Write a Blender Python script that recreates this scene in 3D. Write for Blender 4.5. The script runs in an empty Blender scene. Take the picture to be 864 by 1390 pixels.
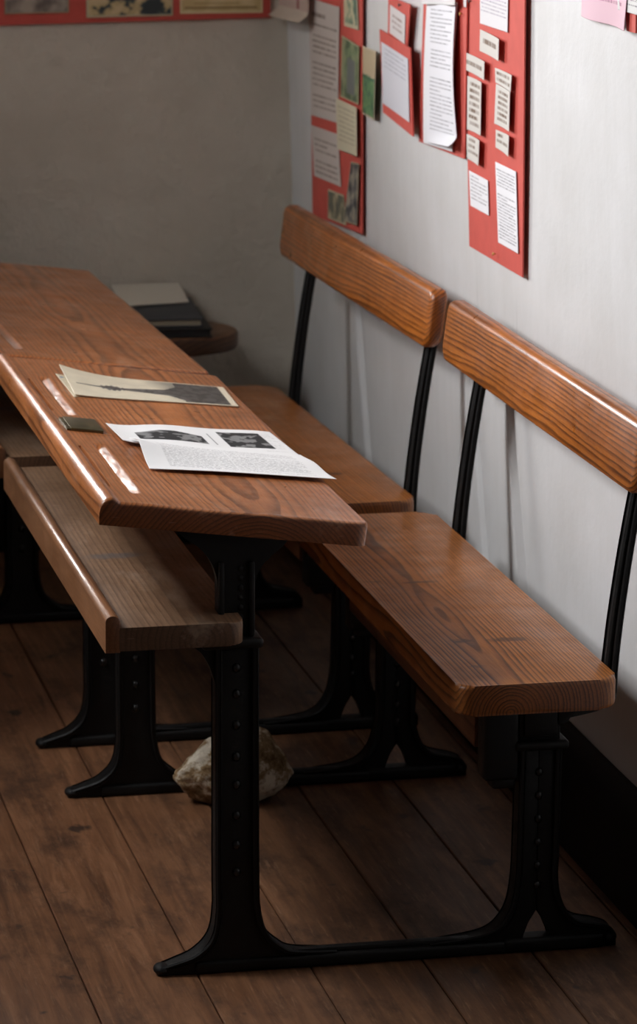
import bpy, bmesh, math, random
import numpy as np
from mathutils import Vector, Matrix, noise

random.seed(7)
SC = bpy.context.scene
COL = SC.collection

# ------------------------------------------------------------------ helpers
def lin(c):
    return tuple(((v / 255) / 12.92 if v / 255 <= .04045 else ((v / 255 + .055) / 1.055) ** 2.4) for v in c)

def rgba(c):
    return (*lin(c), 1)

def link(o, parent=None):
    COL.objects.link(o)
    if parent: o.parent = parent
    return o

def obj(name, bm, mat, parent=None, smooth=True, angle=35):
    me = bpy.data.meshes.new(name)
    bmesh.ops.recalc_face_normals(bm, faces=bm.faces)
    bm.to_mesh(me); bm.free()
    if mat: me.materials.append(mat)
    if smooth:
        me.polygons.foreach_set('use_smooth', [True] * len(me.polygons))
        me.set_sharp_from_angle(angle=math.radians(angle))
    o = bpy.data.objects.new(name, me)
    return link(o, parent)

def tag(o, label, cat, group=None, kind=None):
    o['label'] = label; o['category'] = cat
    if group: o['group'] = group
    if kind: o['kind'] = kind
    return o

def thing(name, label, cat, loc=(0, 0, 0), rz=0, group=None):
    o = bpy.data.objects.new(name, None); link(o)
    o.empty_display_size = .05
    o.location = loc; o.rotation_euler = (0, 0, rz)
    return tag(o, label, cat, group)

def copy_tree(o, parent=None):
    c = o.copy(); COL.objects.link(c)
    if parent: c.parent = parent
    for ch in list(o.children):
        copy_tree(ch, c)
    return c

def structure(o):
    o['kind'] = 'structure'
    return o

def add_box(bm, x0, x1, y0, y1, z0, z1, bev=0, seg=2):
    r = bmesh.ops.create_cube(bm, size=1)
    vs = r['verts']
    for v in vs:
        v.co = Vector((x0 + (v.co.x + .5) * (x1 - x0), y0 + (v.co.y + .5) * (y1 - y0), z0 + (v.co.z + .5) * (z1 - z0)))
    if bev:
        es = list({e for v in vs for e in v.link_edges})
        bmesh.ops.bevel(bm, geom=es, offset=bev, segments=seg, profile=.5, affect='EDGES')

def extrude_poly(bm, pts, y0, y1, bev=0, seg=2, axis='y'):
    """pts: outline in (x,z) extruded along y (axis='y'), in (x,y) along z (axis='z')
    or in (x,z)->(z along) etc."""
    def P(a, b, h):
        return (a, h, b) if axis == 'y' else (a, b, h)
    lo = [bm.verts.new(P(a, b, y0)) for a, b in pts]
    hi = [bm.verts.new(P(a, b, y1)) for a, b in pts]
    n = len(pts)
    f0 = bm.faces.new(lo); f1 = bm.faces.new(hi[::-1])
    for i in range(n):
        bm.faces.new((lo[(i + 1) % n], lo[i], hi[i], hi[(i + 1) % n]))
    if bev:
        es = list(f0.edges) + list(f1.edges)
        bmesh.ops.bevel(bm, geom=es, offset=bev, segments=seg, profile=.5, affect='EDGES')

def rounded_rect(x0, x1, y0, y1, r, n=6):
    """r: radii for corners (x0y0, x1y0, x1y1, x0y1)"""
    pts = []
    for (cx, cy, a0), rr in zip(((x0, y0, 180), (x1, y0, 270), (x1, y1, 0), (x0, y1, 90)), r):
        sx = 1 if cx == x0 else -1; sy = 1 if cy == y0 else -1
        for k in range(n + 1):
            a = math.radians(a0 + 90 * k / n)
            pts.append((cx + sx * rr + rr * math.cos(a), cy + sy * rr + rr * math.sin(a)))
    return pts

def smooth_curve(pts, n=6):
    """Catmull-Rom through the points (open)."""
    out = []
    P = [pts[0]] + list(pts) + [pts[-1]]
    for i in range(1, len(P) - 2):
        p0, p1, p2, p3 = P[i - 1:i + 3]
        for k in range(n):
            t = k / n
            out.append(tuple(.5 * (2 * b + (c - a) * t + (2 * a - 5 * b + 4 * c - d) * t * t + (3 * b - a - 3 * c + d) * t ** 3)
                             for a, b, c, d in zip(p0, p1, p2, p3)))
    out.append(tuple(pts[-1]))
    return out

def sweep(bm, path, wx, wy, bev=.003):
    """bar along a path in (x,z) at y=0; wx, wy widths (lists)"""
    rings = []
    n = len(path)
    for i, (x, z) in enumerate(path):
        a = path[max(i - 1, 0)]; b = path[min(i + 1, n - 1)]
        t = Vector((b[0] - a[0], 0, b[1] - a[1])).normalized()
        nx = Vector((t.z, 0, -t.x))
        w, h = wx[i] / 2, wy[i] / 2
        ring = []
        for sx, sy in ((-1, -1), (1, -1), (1, 1), (-1, 1)):
            for (dx, dy) in (((bev, 0), (0, bev)) if sx * sy > 0 else ((0, bev), (bev, 0))):
                ring.append(bm.verts.new(Vector((x, 0, z)) + nx * sx * (w - dx) + Vector((0, sy * (h - dy), 0))))
        rings.append(ring)
    m = len(rings[0])
    for r0, r1 in zip(rings, rings[1:]):
        for k in range(m):
            bm.faces.new((r0[k], r0[(k + 1) % m], r1[(k + 1) % m], r1[k]))
    bm.faces.new(rings[0]); bm.faces.new(rings[-1][::-1])

# ------------------------------------------------------------------ materials
class NT:
    def __init__(s, name):
        s.m = bpy.data.materials.new(name); s.m.use_nodes = True
        s.t = s.m.node_tree; s.n = s.t.nodes
        s.b = s.n['Principled BSDF']
    def new(s, t, **k):
        n = s.n.new(t)
        for a, v in k.items():
            setattr(n, a, v)
        return n
    def put(s, sock, v):
        if isinstance(v, bpy.types.NodeSocket): s.t.links.new(v, sock)
        else: sock.default_value = v
    def math(s, op, a, b=None, c=None, clamp=False):
        n = s.new('ShaderNodeMath', operation=op); n.use_clamp = clamp
        s.put(n.inputs[0], a)
        if b is not None: s.put(n.inputs[1], b)
        if c is not None: s.put(n.inputs[2], c)
        return n.outputs[0]
    def vmath(s, op, a, b=None):
        n = s.new('ShaderNodeVectorMath', operation=op)
        s.put(n.inputs[0], a)
        if b is not None: s.put(n.inputs[1], b)
        return n.outputs[1] if op in ('LENGTH', 'DISTANCE') else n.outputs[0]
    def noise(s, vec, scale, detail=3, rough=.5, dist=0, color=False):
        n = s.new('ShaderNodeTexNoise')
        s.put(n.inputs['Vector'], vec)
        n.inputs['Scale'].default_value = scale; n.inputs['Detail'].default_value = detail
        n.inputs['Roughness'].default_value = rough; n.inputs['Distortion'].default_value = dist
        return n.outputs['Color'] if color else n.outputs['Fac']
    def ramp(s, fac, stops):
        n = s.new('ShaderNodeValToRGB'); s.put(n.inputs[0], fac)
        el = n.color_ramp.elements
        while len(el) < len(stops): el.new(.5)
        for e, (p, c) in zip(el, stops):
            e.position = p; e.color = c if len(c) == 4 else (*c, 1)
        return n.outputs[0]
    def maprange(s, v, a, b, c, d):
        n = s.new('ShaderNodeMapRange'); s.put(n.inputs[0], v)
        for i, q in enumerate((a, b, c, d)): n.inputs[i + 1].default_value = q
        return n.outputs[0]
    def mix(s, fac, a, b, blend='MIX'):
        n = s.new('ShaderNodeMix', data_type='RGBA', blend_type=blend)
        s.put(n.inputs[0], fac); s.put(n.inputs[6], a); s.put(n.inputs[7], b)
        return n.outputs[2]
    def bump(s, h, strength, dist):
        n = s.new('ShaderNodeBump'); s.put(n.inputs['Height'], h)
        n.inputs['Strength'].default_value = strength; n.inputs['Distance'].default_value = dist
        s.t.links.new(n.outputs[0], s.b.inputs['Normal'])
    def coord(s):
        return s.new('ShaderNodeTexCoord').outputs['Object']
    def out(s, color, rough, spec=.5):
        s.put(s.b.inputs['Base Color'], color); s.put(s.b.inputs['Roughness'], rough)
        s.b.inputs['Specular IOR Level'].default_value = spec

def wood(name, light, mid, dark, centre, spacing, wob=.012, wobscale=5, ystretch=.22, rough=(.3, .5), spots=(), wear=None, contrast=1., coat=0, bumpd=.0004, fine=.5, warp2=.004):
    """growth rings round an axis parallel to Y through centre (x,z); the board cuts them"""
    k = NT(name)
    P0 = k.coord()
    rnd = k.new('ShaderNodeObjectInfo').outputs['Random']
    comb = k.new('ShaderNodeCombineXYZ'); k.put(comb.inputs[1], k.math('MULTIPLY', rnd, 3.7))
    P = k.vmath('ADD', P0, comb.outputs[0])
    S = k.vmath('MULTIPLY', P, (1, ystretch, 1))
    nz = k.noise(S, wobscale, 2, .5, color=True)
    d = k.vmath('MULTIPLY', k.vmath('SUBTRACT', nz, (.5, .5, .5)), (wob * 2, 0, wob * 2))
    nz2 = k.noise(k.vmath('MULTIPLY', P, (1, .12, 1)), 45, 2, .5, color=True)
    d2 = k.vmath('MULTIPLY', k.vmath('SUBTRACT', nz2, (.5, .5, .5)), (warp2, 0, warp2))
    Q = k.vmath('ADD', k.vmath('ADD', P0, d), d2)
    Q = k.vmath('MULTIPLY', k.vmath('SUBTRACT', Q, (centre[0], 0, centre[1])), (1, 0, 1))
    r = k.vmath('LENGTH', Q)
    ringv = k.math('DIVIDE', r, spacing)
    # uneven ring widths
    comb2 = k.new('ShaderNodeCombineXYZ'); k.put(comb2.inputs[0], ringv)
    ringv = k.math('ADD', ringv, k.math('MULTIPLY', k.noise(comb2.outputs[0], .45, 1), 1.6))
    fr = k.math('FRACT', ringv)
    base = k.ramp(fr, [(0, lin(light)), (.35, lin(light)), (.6, lin(mid)), (.78, lin(dark)), (.92, lin(dark)), (1, lin(light))])
    flat = lin(tuple(.62 * a + .38 * b for a, b in zip(light, mid)))
    big = k.noise(k.vmath('MULTIPLY', P, (1, .3, 1)), 9, 3, .6)
    base = k.mix(k.math('MULTIPLY', k.maprange(big, .25, .75, contrast, contrast * .45), 1, clamp=True), (*flat, 1), base)
    # fibres
    fib = k.noise(k.vmath('MULTIPLY', P, (1, .035, 1)), 420, 3, .6)
    base = k.mix(fine, base, k.mix(1, base, k.ramp(fib, [(.3, (.55, .5, .46)), (.7, (1.25, 1.25, 1.25))]), 'MULTIPLY'))
    tone = k.noise(k.vmath('MULTIPLY', P, (1, .6, 1)), 6, 4, .6)
    base = k.mix(1, base, k.ramp(tone, [(.3, (.72, .68, .64)), (.7, (1.12, 1.1, 1.08))]), 'MULTIPLY')
    for (c, rad, col, am) in spots:
        dd = k.vmath('SUBTRACT', k.vmath('ADD', P0, k.vmath('MULTIPLY', k.vmath('SUBTRACT', k.noise(P0, 60, 3, .6, color=True), (.5, .5, .5)), (.03, .03, .03))), c)
        dd = k.vmath('LENGTH', k.vmath('DIVIDE', dd, rad))
        base = k.mix(k.math('MULTIPLY', k.maprange(dd, .55, 1.15, 1, 0), am, clamp=True), base, rgba(col))
    nrm = k.new('ShaderNodeSeparateXYZ')
    k.put(nrm.inputs[0], k.new('ShaderNodeTexCoord').outputs['Normal'])
    endg_shade = k.maprange(k.math('ABSOLUTE', nrm.outputs[1]), .75, .95, 0, 1)
    base = k.mix(endg_shade, base, k.mix(1, base, (.50, .44, .40, 1), 'MULTIPLY'))      # darker end grain, deepened to paint in shade on the end faces
    rg = k.maprange(k.noise(P, 14, 4, .65), .3, .7, rough[0], rough[1])
    if wear:
        w = k.noise(k.vmath('MULTIPLY', P, (1, .25, 1)), wear[1], 5, .7)
        wf = k.maprange(w, wear[2], wear[2] + .1, 0, wear[3])
        base = k.mix(wf, base, rgba(wear[0]))
        # fine scratches
        sc = k.noise(k.vmath('MULTIPLY', P, (.12, 1, 1)), 160, 2, .5)
        base = k.mix(k.maprange(sc, .68, .74, 0, .22), base, rgba((205, 170, 150)))
    k.out(base, rg)
    k.b.inputs['Coat Weight'].default_value = coat
    k.b.inputs['Coat Roughness'].default_value = .25
    h = k.math('ADD', k.math('MULTIPLY', fr, -.5), k.math('MULTIPLY', fib, .5))
    h = k.math('ADD', h, k.math('MULTIPLY', k.noise(P, 22, 3, .6), 2.2))
    k.bump(h, .5, bumpd)
    return k.m

def simple(name, c, rough=.6, spec=.5, bump=None, metal=0, var=0):
    k = NT(name)
    P = k.coord()
    col = rgba(c)
    if var:
        n = k.noise(P, 25, 5, .65)
        col = k.mix(1, col, k.ramp(n, [(.3, (1 - var,) * 3), (.7, (1 + var,) * 3)]), 'MULTIPLY')
    k.out(col, rough, spec)
    k.b.inputs['Metallic'].default_value = metal
    if bump: k.bump(k.noise(P, bump[0], 4, .6), bump[1], bump[2])
    return k.m

M = {}
M['seat'] = wood('seat_pine', (192, 122, 58), (156, 92, 40), (78, 42, 18), (-.062, .388), .0052, wob=.018, wobscale=3.2, ystretch=.3, rough=(.3, .5),
                 spots=[((-.074, .141, .428), (.02, .013, .05), (70, 38, 26), .75), ((-.007, .137, .428), (.03, .012, .05), (70, 38, 26), .75),
                        ((-.05, .504, .428), (.03, .010, .05), (78, 44, 28), .7), ((-.123, .519, .428), (.016, .008, .05), (80, 46, 30), .6),
                        ((-.093, -.002, .428), (.012, .008, .05), (84, 48, 30), .6)], coat=.1)
M['back'] = wood('backrest_pine', (188, 112, 46), (152, 84, 30), (80, 40, 14), (.20, .65), .0048, wob=.013, wobscale=3, ystretch=.3, rough=(.26, .45), coat=.2)
M['desk'] = wood('desk_pine', (194, 122, 70), (164, 98, 52), (102, 58, 29), (-.42, .55), .006, wob=.02, wobscale=3, ystretch=.35, rough=(.26, .48), contrast=.8,
                 wear=((188, 146, 118), 14, .6, .35), coat=.5)
M['shelf'] = wood('shelf_pine', (146, 116, 90), (130, 100, 76), (92, 68, 50), (-.5, .5), .008, wob=.02, wobscale=3, ystretch=.3, rough=(.42, .6), contrast=.6,
                  spots=[((-.55, .36, .526), (.05, .02, .05), (92, 92, 92), .6)], wear=((168, 146, 126), 10, .56, .4))
M['lip'] = wood('shelf_lip_pine', (164, 116, 82), (146, 102, 70), (108, 74, 50), (-.5, .5), .008, rough=(.28, .42), contrast=.5, coat=.4)
M['apron'] = wood('apron_pine', (120, 74, 44), (104, 62, 36), (76, 42, 24), (-.02, .3), .008, rough=(.45, .6))
M['table'] = wood('brown_table_wood', (110, 76, 48), (96, 64, 40), (70, 46, 28), (0, .3), .01, rough=(.4, .6))

def iron_mat():
    k = NT('black_cast_iron'); P = k.coord()
    n = k.noise(P, 40, 5, .65)
    k.out(k.ramp(n, [(.3, (.004, .0036, .0036)), (.62, (.007, .0064, .006)), (.8, (.018, .013, .010))]), k.maprange(n, .3, .7, .42, .66), .3)
    k.bump(k.noise(P, 150, 4, .65), .5, .0012)
    return k.m
M['iron'] = iron_mat()
M['iron_nub'] = simple('worn_iron', (24, 23, 23), .34, .5, bump=(200, .4, .0006))
M['brass'] = simple('tarnished_brass', (98, 88, 62), .42, .5, bump=(120, .3, .0006), metal=.75, var=.25)
M['red'] = simple('red_card', (204, 90, 80), .75, .3, bump=(300, .2, .0003), var=.06)
M['pin'] = simple('brass_pin', (196, 160, 96), .35, .5, metal=.8)
M['darkpin'] = simple('dark_pin', (60, 50, 56), .4, .5)
M['paperedge'] = simple('aged_paper', (206, 196, 176), .8, .2, var=.05)
M['blackbook'] = simple('black_book_cloth', (24, 23, 24), .55, .4, bump=(400, .4, .0004))
M['greybook'] = simple('dark_grey_book_cloth', (58, 60, 64), .55, .4, bump=(400, .4, .0004))
M['pages'] = simple('book_pages', (150, 138, 118), .85, .2)
M['glass'] = NT('window_glass').m
M['glass'].node_tree.nodes['Principled BSDF'].inputs['Transmission Weight'].default_value = 1
M['glass'].node_tree.nodes['Principled BSDF'].inputs['Roughness'].default_value = 0
M['glass'].node_tree.nodes['Principled BSDF'].inputs['IOR'].default_value = 1.0
M['white_paint'] = simple('white_gloss_paint', (214, 210, 200), .4, .5, var=.04)

def plaster(name, c, lump):
    k = NT(name); P = k.coord()
    n = k.noise(P, 3.2, 5, .6)
    col = k.mix(1, rgba(c), k.ramp(n, [(.3, (.9, .89, .87)), (.7, (1.04, 1.04, 1.04))]), 'MULTIPLY')
    st = k.noise(k.vmath('MULTIPLY', P, (1, 6, .6)), 5, 4, .6)
    col = k.mix(1, col, k.ramp(st, [(.3, (.975, .975, .97)), (.65, (1.01, 1.01, 1.01))]), 'MULTIPLY')
    k.out(col, .62, .35)
    h = k.math('ADD', k.math('MULTIPLY', k.noise(P, 9, 5, .6), 1.), k.math('MULTIPLY', k.noise(P, 45, 4, .6), .25))
    k.bump(h, .8, lump)
    return k.m
M['wall'] = plaster('white_limewash', (214, 214, 215), .0022)
M['backwall'] = plaster('rough_cream_plaster', (206, 198, 184), .016)
M['ceiling'] = simple('dark_boarded_timber', (70, 52, 38), .6, .4, bump=(30, .3, .002), var=.15)
M['base'] = simple('black_brown_skirting', (10, 6, 5), .6, .25, bump=(60, .3, .001), var=.2)

def floor_mat():
    k = NT('worn_floorboards'); P = k.coord()
    sx = k.new('ShaderNodeSeparateXYZ'); k.put(sx.inputs[0], P)
    pid = k.math('FLOOR', k.math('DIVIDE', k.math('ADD', sx.outputs[0], .659 + .163 * 30), .1635))
    wn = k.new('ShaderNodeTexWhiteNoise', noise_dimensions='1D'); k.put(wn.inputs['W'], pid)
    off = k.new('ShaderNodeCombineXYZ'); k.put(off.inputs[1], k.math('MULTIPLY', wn.outputs['Value'], 40))
    Q = k.vmath('ADD', P, off.outputs[0])
    g = k.noise(k.vmath('MULTIPLY', Q, (1, .06, 1)), 55, 5, .65, .6)
    col = k.ramp(g, [(.25, lin((70, 46, 31))), (.5, lin((106, 73, 49))), (.72, lin((132, 95, 67))), (.9, lin((160, 122, 94)))])
    col = k.mix(1, col, k.ramp(wn.outputs['Value'], [(0, (.8, .76, .74)), (1, (1.12, 1.1, 1.08))]), 'MULTIPLY')
    dirt = k.noise(k.vmath('MULTIPLY', P, (1, .5, 1)), 7, 6, .7)
    col = k.mix(k.maprange(dirt, .5, .68, 0, .8), col, rgba((44, 29, 20)))
    worn = k.noise(k.vmath('MULTIPLY', P, (1, .3, 1)), 11, 6, .75)
    col = k.mix(k.maprange(worn, .56, .72, 0, .5), col, rgba((150, 110, 80)))
    # window light left of the desks, painted in by paling the boards
    aisle_light = k.math('ADD', sx.outputs[0], k.math('MULTIPLY', k.math('SUBTRACT', k.noise(k.vmath('MULTIPLY', P, (1, .5, 1)), 6, 4, .6), .5), .5))
    col = k.mix(k.maprange(aisle_light, -.25, -.55, 0, .6), col, k.mix(1, col, (1.85, 1.8, 1.8, 1), 'MULTIPLY'))
    grit = k.noise(k.vmath('MULTIPLY', Q, (1, .10, 1)), 130, 3, .7)
    col = k.mix(k.maprange(grit, .58, .72, 0, .35), col, rgba((176, 138, 108)))
    st = k.noise(k.vmath('MULTIPLY', Q, (1, .7, 1)), 17, 3, .5)
    col = k.mix(k.maprange(st, .66, .72, 0, .8), col, rgba((44, 36, 33)))
    k.out(col, k.maprange(dirt, .3, .7, .42, .62), .4)
    k.bump(k.math('ADD', g, k.math('MULTIPLY', dirt, 2)), .5, .0015)
    return k.m
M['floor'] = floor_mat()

def stone_mat():
    k = NT('pale_stone'); P = k.coord()
    n = k.noise(P, 16, 6, .75)
    col = k.ramp(n, [(.38, lin((96, 72, 46))), (.48, lin((150, 124, 90))), (.56, lin((222, 212, 192)))])
    k.out(col, .85, .2)
    k.bump(k.noise(P, 50, 6, .7), .9, .008)
    return k.m
M['stone'] = stone_mat()

def print_mat():
    k = NT('printed_paper')
    a = k.new('ShaderNodeAttribute'); a.attribute_name = 'Print'
    k.out(a.outputs['Color'], .7, .25)
    return k.m
M['print'] = print_mat()
def gloss_mat():
    k = NT('photo_paper')
    a = k.new('ShaderNodeAttribute'); a.attribute_name = 'Print'
    k.out(a.outputs['Color'], .4, .4)
    return k.m
M['photo'] = gloss_mat()

# ------------------------------------------------------------------ camera
CAM = (-1.37578997, -4.8507203, 1.77739348)
F_PX, PITCH, YAW, ROLL = 4953.75378, .21187777, .21392901, .00532829
cd = bpy.data.cameras.new('camera'); cam = bpy.data.objects.new('camera', cd); link(cam)
fw = Vector((math.sin(YAW) * math.cos(PITCH), math.cos(YAW) * math.cos(PITCH), -math.sin(PITCH)))
rt = fw.cross(Vector((0, 0, 1))).normalized(); up = rt.cross(fw)
rt, up = math.cos(ROLL) * rt + math.sin(ROLL) * up, -math.sin(ROLL) * rt + math.cos(ROLL) * up
cam.matrix_world = Matrix(((rt.x, up.x, -fw.x, CAM[0]), (rt.y, up.y, -fw.y, CAM[1]), (rt.z, up.z, -fw.z, CAM[2]), (0, 0, 0, 1)))
cd.sensor_fit = 'VERTICAL'; cd.sensor_height = 36; cd.sensor_width = 36
cd.lens = F_PX / 1390 * 36
cd.shift_y = -45 / 1390
cd.clip_start = .1; cd.clip_end = 60
cd.dof.use_dof = True; cd.dof.focus_distance = 5.05; cd.dof.aperture_fstop = 9
SC.camera = cam

# ------------------------------------------------------------------ school desk unit
LF = .87          # distance between its two iron end frames
DX = -.44         # desk leg column

def slope_z(x):   # underside of the sloping desk top
    return .66 + (x + .631) * (.619 - .66) / .37

def toe(bm, x, z, rx, ry, rz):
    r = bmesh.ops.create_uvsphere(bm, u_segments=16, v_segments=8, radius=1)
    for v in r['verts']:
        v.co = Vector((x + v.co.x * rx, v.co.y * ry, max(z + v.co.z * rz, 0)))

def stud(x, z, side, r, parent):
    bm = bmesh.new()
    bmesh.ops.create_icosphere(bm, subdivisions=2, radius=r)
    for v in bm.verts: v.co = Vector((v.co.x, v.co.y * .9, v.co.z * 1.15))
    o = obj('stud', bm, M['iron_nub'], parent)
    o.location = (x, side * .011, z)
    return o

def desk_unit():
    root = thing('school_desk', '', 'school desk', group='old double school desks with joined benches')
    # ---- seat board
    bm = bmesh.new()
    extrude_poly(bm, rounded_rect(-.143, .091, -.104, .991, (.022, .03, .03, .022)), .384, .428, bev=.007, seg=3, axis='z')
    seat = obj('seat', bm, M['seat'], root)
    # ---- backrest: leaning plank with rounded ends
    bm = bmesh.new()
    y0, y1 = -.113, .983
    out = rounded_rect(y0, y1, .690, .792, (.03, .03, .02, .02))
    front = []; back = []
    th = .031
    def bx(z): return .0975 + (z - .690) * .125
    loops = []
    for (inset, dx) in ((.009, 0), (.0035, .0022), (.0, .008), (.0, th - .008), (.0035, th - .0022), (.009, th)):
        o2 = rounded_rect(y0 + inset, y1 - inset, .690 + inset, .792 - inset, tuple(max(r - inset, .006) for r in (.03, .03, .02, .02)))
        loops.append([bm.verts.new((bx(z) + dx, y, z)) for y, z in o2])
    n = len(loops[0])
    for a, b in zip(loops, loops[1:]):
        for i in range(n):
            bm.faces.new((a[i], a[(i + 1) % n], b[(i + 1) % n], b[i]))
    bm.faces.new(loops[0]); bm.faces.new(loops[-1][::-1])
    obj('backrest', bm, M['back'], root, angle=50)
    # ---- apron under the front edge of the seat
    bm = bmesh.new(); add_box(bm, -.086, -.066, .026, LF - .026, .300, .3845, .003)
    obj('apron', bm, M['apron'], root)
    # ---- desk top: sloping board, raised rounded edge, pen grooves and slate slots
    U0 = Vector((-.634, -.04, .700)); ud = Vector((.378, 0, -.048)).normalized(); nd = Vector((-ud.z, 0, ud.x))
    W, L, T = .381, 1.145, .034
    us = sorted(set([0, .0008, .002, .004, .007, .010, .013, .016, .019, .022, .025, .0278, .0280, .0300, .0320, .0322] + [round(.034 + i * .0022, 5) for i in range(28)] +
                    [round(.096 + i * .008, 4) for i in range(34)] + [.366, .370, .373, .3755, .3775, .379, .3802, .381]))
    vs = sorted(set([0, .0008, .002, .004, .007, .010, .014, .018, .024] + [round(.03 + i * .005, 4) for i in range(217)] +
                    [1.119, 1.124, 1.129, 1.133, 1.137, 1.140, 1.1425, 1.144, 1.145]))
    def rnd(d, r):
        return 0 if d >= r else r - math.sqrt(max(r * r - (r - d) ** 2, 0))
    def trench(u, v, uc, hw, v0, v1, dep):
        du = abs(u - uc)
        if du > hw or v < v0 or v > v1: return 0
        e = min(v - v0, v1 - v)
        t = (u - uc + hw) / (2 * hw)          # steep on the left, long scooped slope on the right
        return dep * (min(1, t / .18) if t < .18 else (1 - t) / .82) * min(1, e / .012 + .15) * (1 + .16 * noise.noise(Vector((u * 150, v * 45, 8))))
    def height(u, v):
        h = 0
        h += .005 * max(0, min(1, (.026 - u) / .006)) if u < .026 else 0
        h -= rnd(u, .015) * 1.1 + rnd(W - u, .008) + rnd(v, .006) + rnd(L - v, .006)
        h -= trench(u, v, .0625, .0085, .075, .415, .0078)
        h -= trench(u, v, .0575, .0085, .645, .970, .0078)
        if abs(u - .0300) < .0021 and .112 < v < .395: h -= .011
        if abs(u - .0300) < .0021 and .670 < v < .945: h -= .011
        h += .0012 * noise.noise(Vector((u * 14, v * 5, 1.3))) + .0004 * noise.noise(Vector((u * 90, v * 40, 4)))
        return h
    bm = bmesh.new()
    def corner(u, r=.018):
        d = W - u
        return r - math.sqrt(max(r * r - (r - d) ** 2, 0)) if d < r else 0
    top = []
    bot = []
    for v in vs:
        rowt = []; rowb = []
        for u in us:
            c = corner(u)
            vv = c + (L - 2 * c) * v / L
            wob = .0012 * noise.noise(Vector((u * 9, v * 7, 2.2)))
            p = U0 + ud * u + Vector((0, vv, 0)) + nd * height(u, v)
            rowt.append(bm.verts.new(p + Vector((0, wob, 0)) * (1 if v in (0, L) else 0)))
            b = U0 + ud * min(max(u, .002), W - .002) + Vector((0, min(max(vv, .002), L - .002), 0)) - nd * T
            rowb.append(bm.verts.new(b))
        top.append(rowt); bot.append(rowb)
    nu, nv = len(us), len(vs)
    for j in range(nv - 1):
        for i in range(nu - 1):
            bm.faces.new((top[j][i], top[j][i + 1], top[j + 1][i + 1], top[j + 1][i]))
            bm.faces.new((bot[j][i], bot[j + 1][i], bot[j + 1][i + 1], bot[j][i + 1]))
    for i in range(nu - 1):
        bm.faces.new((top[0][i], bot[0][i], bot[0][i + 1], top[0][i + 1]))
        bm.faces.new((top[-1][i], top[-1][i + 1], bot[-1][i + 1], bot[-1][i]))
    for j in range(nv - 1):
        bm.faces.new((top[j][0], top[j + 1][0], bot[j + 1][0], bot[j][0]))
        bm.faces.new((top[j][-1], bot[j][-1], bot[j + 1][-1], top[j + 1][-1]))
    dt = obj('desk_top', bm, M['desk'], root, angle=60)
    # brass inkwell lid let into the top
    bm = bmesh.new()
    add_box(bm, 0, .050, 0, .092, 0, .0055, .0012)
    add_box(bm, -.006, .0015, .002, .090, 0, .0042, .0012)
    for v in bm.verts:
        v.co = U0 + ud * (v.co.x + .034) + Vector((0, v.co.y + .508, 0)) + nd * (v.co.z - .0008)
    ink = obj('inkwell_lid', bm, M['brass'], dt); ink['label'] = 'tarnished brass inkwell lid'
    # ---- book shelf with raised rounded lip
    bm = bmesh.new()
    extrude_poly(bm, rounded_rect(-.614, -.438, -.065, 1.015, (.001, .022, .022, .001)), .493, .526, bev=.003, axis='z')
    sh = obj('book_shelf', bm, M['shelf'], root)
    bm = bmesh.new()
    prof = [(-.633, .491), (-.6125, .491), (-.6125, .535)] + [(-.62275 + .01025 * math.cos(a), .535 + .0085 * math.sin(a)) for a in [math.pi * k / 8 for k in range(1, 8)]] + [(-.633, .535)]
    extrude_poly(bm, prof, -.065, 1.015, bev=.0015)
    lip = obj('shelf_lip', bm, M['lip'], sh)
    # ---- two cast-iron end frames
    def end_frame(y):
        bm = bmesh.new()
        add_box(bm, -.50, .06, -.017, .017, 0, .019, .006, 3)
        add_box(bm, -.36, -.08, -.008, .008, .015, .026, .004)
        fr = obj('end_frame', bm, M['iron'], root)
        fr.location = (0, y, 0)
        # desk leg
        bm = bmesh.new()
        left = smooth_curve([(-.030, .478), (-.030, .16), (-.030, .09), (-.038, .050), (-.062, .026), (-.090, .016), (-.112, .010)], 5)
        right = smooth_curve([(.15, .019), (.087, .023), (.064, .034), (.045, .054), (.034, .09), (.031, .16), (.030, .478)], 5)
        hole_l = [(-.112, 0), (-.026, 0), (-.019, .021)]
        pts = left + [(-.112, 0), (-.028, 0), (-.02, .0), (-.016, .020), (.020, .020), (.026, 0), (.15, 0)] + right
        pts = [(DX + a, b) for a, b in pts]
        extrude_poly(bm, pts, -.011, .011, bev=.003)
        for sx in (-1, 1):
            # raised rims along both edges, following the flare
            edge = left[::-1] if sx < 0 else right
            path = [(DX + a - sx * .004, b) for a, b in edge if b < .4785]
            n = len(path)
            sweep(bm, path, [.006 + .003 * min(1, i / 8) for i in range(n)], [.026 + .016 * min(1, i / 14) for i in range(n)], .002)
        toe(bm, DX - .106, .008, .012, .0155, .0085)
        leg = obj('desk_leg', bm, M['iron'], fr)
        for z in (.447, .409, .364, .318, .277, .232, .188, .148):
            for d in (-1, 1): stud(DX, z, d, .0065, fr)
        # cap moulding and shelf bracket
        bm = bmesh.new()
        add_box(bm, DX - .052, DX + .036, -.030, .030, .4775, .4925, .0065, 4)
        g = smooth_curve([(-.060, .478), (-.050, .470), (-.038, .45), (-.030, .425)], 5)
        pts = [(DX + a, b) for a, b in g] + [(DX - .026, .425), (DX - .026, .478)]
        extrude_poly(bm, pts, -.010, .010, bev=.002)
        obj('leg_cap', bm, M['iron'], fr)
        # bracket from the shelf up to the desk top
        bm = bmesh.new()
        xs = [-.085, -.072, -.055, -.040, -.030, -.026, -.025]
        zl = [0, -.010, -.020, -.035, -.055, -.080, -.14]
        lf = []
        for a, d in zip(xs, zl): lf.append((DX + a, slope_z(DX + a) + d - .002))
        lf[-1] = (DX - .025, .49)
        xr = [.024, .026, .032, .045, .060, .075]
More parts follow.
